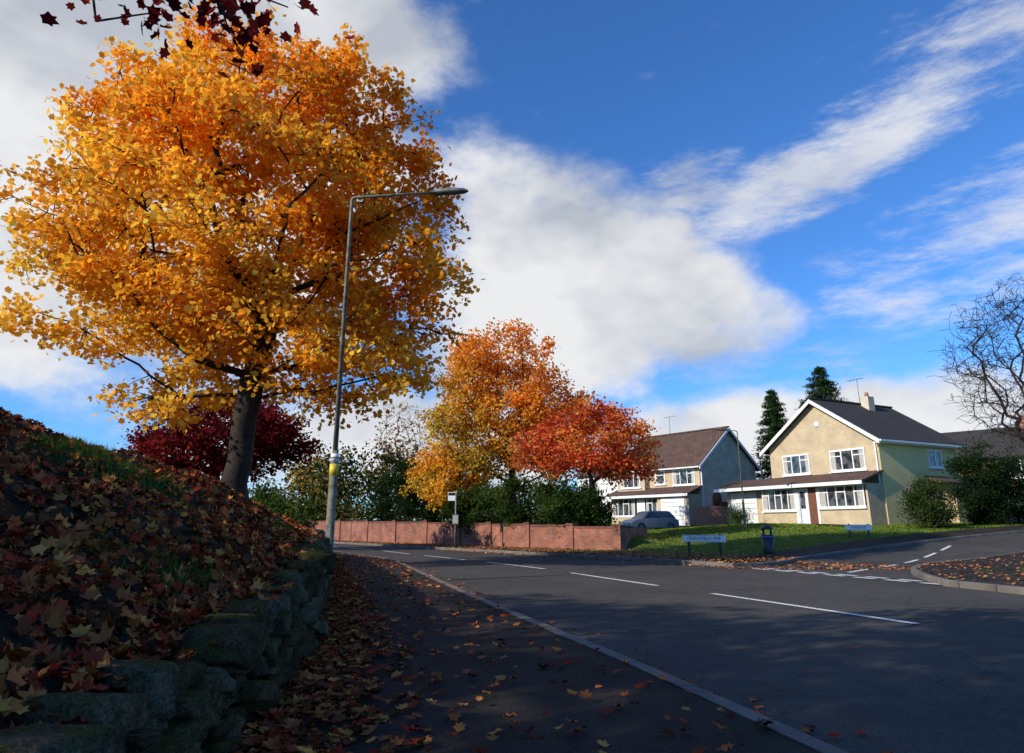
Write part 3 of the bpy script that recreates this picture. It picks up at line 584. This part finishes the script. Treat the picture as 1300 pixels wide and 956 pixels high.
box('porch_core',.45,W-.3,-1.2,-.02,.0,2.2,M_dark,h)
Fp.window(.35,2.9,.85,2.1,5,True,'bay_window'); Fp.window(4.7,W-.25,.95,2.1,5,True,'bay_window')
Fp.box('door_frame',2.95,3.15,-.03,.05,0,2.1,M_white); Fp.box('front_door',3.15,3.8,-.05,.0,0,2.1,M_white); Fp.box('door_frame',3.8,3.9,-.03,.05,0,2.1,M_white); Fp.box('front_door',3.9,4.5,-.05,.0,0,2.1,M_door); Fp.box('door_frame',4.5,4.65,-.03,.05,0,2.1,M_white)
Fp.box('door_glass',3.3,3.65,.001,.01,.9,1.9,M_glass); Fp.box('porch_plate',.3,W-.15,-.1,.04,2.12,2.24,M_white)
tube('drainpipe',[(W-.12,-.08,-.2),(W-.12,-.08,EZ-.2)],[.045,.045],M_white,h,8)
Sr=Face(h,'R',W+.03); Sr.window(4.4,5.6,3.3,4.25,2); Sr.box('side_door',4.2,5.0,.002,.05,0,2.0,M_white)
slab('side_canopy',[(W+.03,3.8,2.75),(W+.03,5.9,2.75),(W+1.0,5.9,2.35),(W+1.0,3.8,2.35)],.1,M_roof,h)
box('canopy_wall',W+.04,W+.9,5.05,5.8,-.4,2.3,M_buff,h)
hz2=gz(13.5,59); h2=empty('detached_house',(9.7,63.2,hz2),math.atan2(-.8,.6)); W2,D2,E2,P2=9.0,7.6,4.8,7.85
gablewall('walls',h2,0,W2,0,D2,E2,P2,M_greyb,'x'); box('front_brick',.02,W2-.02,-.03,-.002,-.6,E2-.05,M_buff,h2)
sl2=(P2-E2)/(D2/2)
for sg in (0,1):
    ye=-ov if sg==0 else D2+ov; ze=E2-ov*sl2+.12
    slab('roof_slope',[(-.4,ye,ze),(W2+.35,ye,ze),(W2+.35,D2/2,P2+.12),(-.4,D2/2,P2+.12)],.1,M_roof,h2)
    prism('bargeboard',[(ye,ze-.30),(D2/2,P2-.16),(D2/2,P2+.07),(ye,ze-.05)],'x',W2+.36,W2+.42,M_white,h2)
box('gutter',-.4,W2+.35,-ov-.08,-ov+.02,E2-ov*sl2-.04,E2-ov*sl2+.06,M_white,h2)
box('ridge_tiles',-.4,W2+.35,D2/2-.12,D2/2+.12,P2+.1,P2+.2,M_roof,h2)
prism('cross_gable',[(.4,2.6),(3.6,2.6),(3.6,4.85),(2.0,6.2),(.4,4.85)],'y',-.6,2.5,M_buff,h2)
slab('cross_roof',[(2.0,-.8,6.35),(.1,-.8,4.75),(.1,2.5,4.75),(2.0,2.5,6.35)],.09,M_roof,h2); slab('cross_roof',[(2.0,-.8,6.35),(3.9,-.8,4.75),(3.9,2.5,4.75),(2.0,2.5,6.35)],.09,M_roof,h2)
Face(h2,'F',-.6).window(.9,3.1,3.1,4.4,3); F2=Face(h2,'F',-.03); F2.window(4.4,5.4,3.3,4.3,1); F2.window(6.3,8.5,3.15,4.35,3)
slab('leanto_roof',[(-.2,-1.9,2.35),(W2+.2,-1.9,2.35),(W2+.2,-.04,3.0),(-.2,-.04,3.0)],.1,M_roof,h2); box('fascia',-.2,W2+.2,-1.98,-1.91,2.13,2.33,M_white,h2)
box('garage',5.8,W2-.02,-1.6,-.04,-.8,2.3,M_buff,h2); Fg=Face(h2,'F',-1.6); Fg.box('garage_door',6.2,8.6,.01,.05,-.2,2.05,M_white)
for k in range(1,6): Fg.box('door_rib',6.25,8.55,.05,.065,k*.34-.02,k*.34+.02,M_curt)
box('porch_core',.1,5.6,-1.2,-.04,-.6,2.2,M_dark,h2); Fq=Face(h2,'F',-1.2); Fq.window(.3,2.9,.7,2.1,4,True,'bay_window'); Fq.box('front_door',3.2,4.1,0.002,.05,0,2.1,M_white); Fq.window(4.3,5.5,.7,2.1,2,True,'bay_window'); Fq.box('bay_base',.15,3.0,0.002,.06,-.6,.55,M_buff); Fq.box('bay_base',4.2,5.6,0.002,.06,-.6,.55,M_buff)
Sr=Face(h2,'R',W2); Sr.box('gate_door',1.4,2.5,.01,.06,0,2.0,M_door); tube('gate_arch',[(W2+.01,1.95,2.0),(W2+.07,1.95,2.0)],[.55,.55],M_door,h2,20); Sr.box('drainpipe',.1,.2,.01,.1,0,4.8,M_white)
tube('aerial_mast',[(3,D2/2,P2),(3,D2/2,P2+1.8)],[.025,.025],M_steel,h2,6); tube('aerial_boom',[(2.4,D2/2,P2+1.75),(3.8,D2/2,P2+1.75)],[.02,.02],M_steel,h2,6)
def simple_house(name,x,y,rot,W,D,E,P,wall,roof):
    z=gz(x,y); e=empty(name,(x,y,z),rot); gablewall('walls',e,0,W,0,D,E,P,wall,'x'); s=(P-E)/(D/2)
    for sg in (0,1):
        ye=-.4 if sg==0 else D+.4; ze=E-.4*s+.12; slab('roof_slope',[(-.35,ye,ze),(W+.35,ye,ze),(W+.35,D/2,P+.12),(-.35,D/2,P+.12)],.1,roof,e)
        for xa in (-.42,W+.36): prism('bargeboard',[(ye,ze-.28),(D/2,P-.14),(D/2,P+.07),(ye,ze-.05)],'x',xa,xa+.06,M_white,e)
    f_=Face(e,'F',0)
    for a in (.8,W-2.8): f_.window(a,a+2,3.1,4.3,3); f_.window(a,a+2,.8,2.1,3)
    f_.box('front_door',W/2-.45,W/2+.45,.01,.06,0,2.05,M_door); box('chimney',W-1.6,W-1,D/2-.3,D/2+.3,P-.4,P+.9,M_orab,e); return e
simple_house('white_house',6.6,70,math.atan2(-.75,.66),8.5,7,4.7,6.7,M_whiter,M_roof)
simple_house('brick_house',30.5,52.5,math.atan2(-.7,.7),8,7,4.6,6.8,M_orab,M_roofd)
simple_house('brick_house',37,50.5,math.atan2(-.35,.93),9,7.5,4.6,7.2,M_greyb,M_roof)
simple_house('brick_house',38,62,-.4,9,7.5,4.8,7.2,M_orab,M_roof)
def drape(name,poly,mat,zo=.02,n=12):
    a,b,c,d=[np.array(p,float) for p in poly]; V=[];F=[]
    for i in range(n+1):
        for j in range(n+1):
            p=(a*(1-i/n)+b*i/n)*(1-j/n)+(d*(1-i/n)+c*i/n)*(j/n); V.append((p[0],p[1],gz(p[0],p[1])+zo))
    for i in range(n):
        for j in range(n): k=i*(n+1)+j; F.append((k,k+1,k+n+2,k+n+1))
    o=add_mesh(name,V,F,mat)
    if o.data.polygons[0].normal.z<0: o.data.flip_normals()
drape('driveway',[(8.4,55),(13.2,50),(16.2,55.5),(11.5,61.5)],M_pave,.035); drape('driveway',[(12.8,46.5),(15.4,42.6),(16.6,47),(14.6,48.5)],M_pave,.035)
drape('garden_path',[(17.2,40.0),(18.6,38.0),(19.6,40.2),(18.0,42.0)],M_pave,.035)
fe=empty('wooden_fence')
p0=np.array([19.3,59.0]);p1=np.array([14.9,50.3]); L=np.linalg.norm(p1-p0); m=int(L/.15)
for i in range(m):
    p=p0+(p1-p0)*i/m; z=gz(*p); b=box('board',-.065,.065,-.012,.012,0,1.75+.02*math.sin(i*1.3),M_wood,fe); b.location=(p[0],p[1],z-.05); b.rotation_euler=(0,0,math.atan2(p1[1]-p0[1],p1[0]-p0[0]))
gw=empty('garden_wall'); o=box('panel',0,3.2,0,.2,-.2,1.5,M_orab,gw); o.location=(13.0,50.4,gz(13,50)); o.rotation_euler=(0,0,-.35)
# ------------------------------------------------------------------ street furniture
def lamp(name,x,y,z,hh,arm,ang,r0=.1,band=True):
    e=empty(name,(x,y,z),ang); k=hh/9
    tube('base_column',[(0,0,-.1),(0,0,.05),(0,0,.06),(0,0,2.6*k),(0,0,2.75*k)],[r0*1.15,r0*1.15,r0,r0*.95,r0*.62],M_conc,e,16)
    tube('shaft',[(0,0,2.7*k),(0,0,hh-.08),(.02,0,hh-.02),(.08,0,hh),(arm,0,hh+.03)],[r0*.6,r0*.42,r0*.4,r0*.38,r0*.3],M_conc,e,12)
    box('access_door',-.05*k-.01,.05*k,-r0-.006,-r0+.03,.5,1.1,M_steel,e)
    if band: tube('yellow_band',[(0,0,2.2*k),(0,0,2.45*k)],[r0*1.02,r0*1.01],M_yell,e,16); tube('plate',[(0,0,2.5*k),(0,0,2.68*k)],[r0*.98,r0*.9],M_white,e,16)
    v=[];sec=[(arm-.08,.05,.05),(arm+.08,.10,.085),(arm+.45,.125,.10),(arm+.72,.10,.07),(arm+.82,.04,.03)];fs=[];n=10
    for (sx,ry,rz) in sec:
        for i in range(n):
            t=2*math.pi*i/n; zz=math.sin(t)*rz; v.append((sx,math.cos(t)*ry,hh+.03+(zz if zz>0 else zz*.7)))
    for i in range(len(sec)-1):
        for j in range(n): fs.append((i*n+j,i*n+(j+1)%n,(i+1)*n+(j+1)%n,(i+1)*n+j))
    fs.append(tuple(range(n)));fs.append(tuple(len(v)-1-i for i in range(n)))
    add_mesh('lantern',v,fs,M_steel,e,True); return e
lamp('street_lamp',-3.84,15.0,.13,8.68,2.0,D2R(-6),.095)
lamp('street_lamp',13.2,40.2,gz(13.2,40.2),5.5,.7,D2R(200),.07,False)
lamp('street_lamp',-18.3,49.5,.13,6.6,.6,D2R(-20),.08,False)
e=empty('bus_stop_sign',(-2.95,37.0,float(H(-2.95,37))+.13)); tube('post',[(0,0,-.1),(0,0,2.75)],[.045,.045],M_steel,e); box('flag',-.42,.04,-.02,.02,2.35,2.8,M_white,e); box('flag_band',-.40,.02,-.026,-.0205,2.62,2.77,M_dark,e); box('timetable_case',-.16,.16,-.09,-.05,1.15,1.65,M_steel,e); box('timetable',-.13,.13,-.097,-.091,1.2,1.6,M_curt,e)
def nameplate(x,y,ang,txt,w=1.45,z0=None,hh=.5):
    z=gz(x,y) if z0 is None else z0; e=empty('street_name_sign',(x,y,z),ang)
    box('plate',-w/2,w/2,-.012,.012,hh,hh+.26,M_white,e,.006); box('border',-w/2+.02,w/2-.02,-.0145,-.0125,hh+.02,hh+.03,M_dark,e); box('border',-w/2+.02,w/2-.02,-.0145,-.0125,hh+.23,hh+.24,M_dark,e)
    for sx in (-1,1): box('post',sx*w*.36-.04,sx*w*.36+.04,.014,.09,-.2,hh+.3,M_dark,e)
    c=bpy.data.curves.new('lettering','FONT'); c.body=txt; c.size=.165; c.align_x='CENTER'; c.align_y='CENTER'; c.extrude=.001; c.materials.append(M_dark)
    o=bpy.data.objects.new('lettering',c); COL.objects.link(o); o.parent=e; o.location=(0,-.0145,hh+.13); o.rotation_euler=(math.pi/2,0,0)
nameplate(7.15,26.6,D2R(-28),'GREENFIELD AVE',1.6); nameplate(16.1,33.0,D2R(-25),'AVENUE',1.1,None,.3); nameplate(17.9,24.2,D2R(-35),'AVE',.6,float(H(17.9,24.2))+.12,.75)
e=empty('litter_bin',(9.75,27.2,gz(9.75,27.2)-.02)); tube('body',[(0,0,0),(0,0,.04),(0,0,.72)],[.19,.2,.23],M_dark,e,20); tube('blue_band',[(0,0,.6),(0,0,.68)],[.232,.234],M_blue,e,20)
for a in range(4): t=a*math.pi/2+.4; box('pillar',.19*math.cos(t)-.03,.19*math.cos(t)+.03,.19*math.sin(t)-.03,.19*math.sin(t)+.03,.72,.92,M_dark,e)
tube('hood',[(0,0,.91),(0,0,.97),(0,0,1.04),(0,0,1.08)],[.24,.23,.16,.05],M_dark,e,20)
def car(x,y,ang,mat):
    e=empty('parked_car',(x,y,gz(x,y)+.03),ang)
    prof=[(-2.0,.28),(-2.03,.55),(-1.95,.80),(-1.75,.92),(-1.1,.98),(1.0,.93),(1.7,.80),(1.98,.62),(2.02,.40),(1.95,.25),(1.55,.22),(-1.55,.22)]
    b=prism('body',prof,'y',-.83,.83,mat,e); bv=b.modifiers.new('b','BEVEL'); bv.width=.07; bv.segments=3
    def cab(nm,pts,w0,w1,mat_):
        v=[];n=len(pts); zs=[p[1] for p in pts]; z0,z1=min(zs),max(zs)
        for s_ in (-1,1):
            for (px,pz) in pts: v.append((px,s_*(w0+(w1-w0)*(pz-z0)/(z1-z0)),pz))
        fs=[tuple(range(n)),tuple(range(2*n-1,n-1,-1))]+[(i,n+i,n+(i+1)%n,(i+1)%n) for i in range(n)]
        fixn(add_mesh(nm,v,fs,mat_,e))
    cab('cabin_glass',[(-1.75,.93),(1.05,.92),(.45,1.36),(-1.35,1.38)],.78,.60,M_glass); cab('roof',[(-1.38,1.37),(.48,1.36),(.3,1.44),(-1.2,1.46)],.62,.52,mat)
    for px,qx in ((-.45,-.42),(1.0,.42),(-1.72,-1.36)):
        for s_ in (-1,1): tube('pillar',[(px,s_*.79,.93),(qx,s_*.62,1.38)],[.04,.035],mat,e,6)
    for wx_ in (-1.25,1.25):
        for s_ in (-1,1): tube('wheel',[(wx_,s_*.66,.31),(wx_,s_*.85,.31)],[.31,.31],M_dark,e,20); tube('hub',[(wx_,s_*.85,.31),(wx_,s_*.865,.31)],[.2,.18],M_steel,e,12)
    for s_ in (-.6,.6): box('headlamp',1.93,2.03,s_-.16,s_+.16,.56,.70,M_white,e,.02); box('tail_lamp',-2.05,-1.98,s_-.14,s_+.14,.62,.80,M_door,e,.02)
    box('number_plate',2.02,2.04,-.26,.26,.38,.49,M_white,e)
car(10.1,52.0,D2R(203),mat_plain('grey_car_paint',(.30,.33,.36),.3,.3))
# ------------------------------------------------------------------ sky
SE=D2R(27.5); sd=Vector((-.86,-.51,0)).normalized(); az=math.atan2(sd.x,sd.y)
w=bpy.data.worlds.new('World'); scene.world=w; w.use_nodes=True; nt=w.node_tree; bg=nt.nodes['Background']
sky=N(nt,'ShaderNodeTexSky',sky_type='NISHITA'); sky.sun_disc=False; sky.sun_elevation=SE; sky.sun_rotation=az%(2*math.pi); sky.altitude=100; sky.air_density=1.0; sky.dust_density=.3; sky.ozone_density=3
skyc=mixc(nt,1.0,sky.outputs[0],(.66,1.25,1.95),'MULTIPLY')
tc=N(nt,'ShaderNodeTexCoord').outputs['Generated']; sx=N(nt,'ShaderNodeSeparateXYZ'); nt.links.new(tc,sx.inputs[0])
A=mth(nt,'ARCTAN2',sx.outputs[0],sx.outputs[1]); E=mth(nt,'ARCSINE',sx.outputs[2]); cv=N(nt,'ShaderNodeCombineXYZ'); nt.links.new(A,cv.inputs[0]); nt.links.new(E,cv.inputs[1]); cv=cv.outputs[0]
def ell(a,e_,rot,ra,re,wt):
    m=N(nt,'ShaderNodeMapping',vector_type='TEXTURE'); m.inputs['Location'].default_value=(D2R(a),D2R(e_),0); m.inputs['Rotation'].default_value=(0,0,D2R(rot)); m.inputs['Scale'].default_value=(D2R(ra),D2R(re),1)
    nt.links.new(cv,m.inputs['Vector']); l=N(nt,'ShaderNodeVectorMath',operation='LENGTH'); nt.links.new(m.outputs[0],l.inputs[0])
    r=N(nt,'ShaderNodeMapRange',interpolation_type='SMOOTHSTEP'); r.inputs['From Min'].default_value=1.55; r.inputs['From Max'].default_value=.3; r.inputs['To Max'].default_value=wt; nt.links.new(l.outputs['Value'],r.inputs['Value']); return r.outputs[0]
def mx(l):
    o=l[0]
    for x in l[1:]: o=mth(nt,'MAXIMUM',o,x)
    return o
cum=mx([ell(7,22,-28,17,7.5,1),ell(2,15.5,0,13,6.5,.97),ell(17,16,-10,8,4.5,.9),ell(24,7.0,2,18,4.2,1.0),ell(-33,26,0,24,20,1.15),ell(-18,38,0,15,7,.8),ell(-10,6,0,18,6,.95),ell(22,25,20,7,3,.7)])
wis=mx([ell(26,26.5,17,17,3.4,1.0),ell(37,19,20,15,6,.68),ell(41,33,12,12,5,.7),ell(14,25,20,9,4,.9),ell(24,13,0,14,5,.5),ell(-8,42,10,16,5,.4)])
mp=N(nt,'ShaderNodeMapping'); mp.inputs['Scale'].default_value=(1,1,1.7); nt.links.new(tc,mp.inputs['Vector'])
n1=noise(nt,mp.outputs[0],4.6,7,.6)
mw=N(nt,'ShaderNodeMapping'); mw.inputs['Rotation'].default_value=(0,0,D2R(-18)); mw.inputs['Scale'].default_value=(4.5,15,1); nt.links.new(cv,mw.inputs['Vector']); n2=noise(nt,mw.outputs[0],1.6,7,.68)
def mr(v,a,b,c=0,d=1):
    r=N(nt,'ShaderNodeMapRange',interpolation_type='SMOOTHSTEP'); r.inputs['From Min'].default_value=a; r.inputs['From Max'].default_value=b; r.inputs['To Min'].default_value=c; r.inputs['To Max'].default_value=d; nt.links.new(v,r.inputs['Value']); return r.outputs[0]
dc=mr(mth(nt,'ADD',cum,mth(nt,'MULTIPLY',mth(nt,'SUBTRACT',n1,.5),2.1)),.28,.9)
dw=mth(nt,'MULTIPLY',mr(mth(nt,'ADD',wis,mth(nt,'MULTIPLY',mth(nt,'SUBTRACT',n2,.5),2.1)),.35,1.25),.85)
dens=mth(nt,'MAXIMUM',dc,dw)
n3=noise(nt,mp.outputs[0],3.4,4,.55)
cc=ramp(nt,n3,[(.36,(.56,.60,.67)),(.47,(.78,.80,.84)),(.57,(.97,.97,.97))])
cs=N(nt,'ShaderNodeVectorMath',operation='SCALE'); cs.inputs[3].default_value=8.9; nt.links.new(cc,cs.inputs[0])
nt.links.new(mixc(nt,mth(nt,'MULTIPLY',dens,.97),skyc,cs.outputs[0]),bg.inputs['Color']); bg.inputs['Strength'].default_value=.1
w.cycles.sampling_method='MANUAL'; w.cycles.sample_map_resolution=512
sl_=bpy.data.lights.new('sun','SUN'); sl_.energy=5.0; sl_.angle=D2R(.5); sl_.color=(1,.93,.80); so=bpy.data.objects.new('sun',sl_); COL.objects.link(so)
dirv=Vector((sd.x*math.cos(SE),sd.y*math.cos(SE),math.sin(SE))); so.rotation_euler=dirv.to_track_quat('Z','Y').to_euler(); so.location=(-30,-20,30)
# ------------------------------------------------------------------ camera
cam=bpy.data.cameras.new('camera'); co=bpy.data.objects.new('camera',cam); COL.objects.link(co); scene.camera=co
co.location=(0,0,1.2); co.rotation_euler=(D2R(90+15.1),0,0); cam.sensor_width=36; cam.lens=24.1; cam.shift_y=-45/1300; cam.clip_end=4000; cam.clip_start=.05
scene.view_settings.view_transform='Standard'; scene.view_settings.look='None'; scene.view_settings.exposure=0
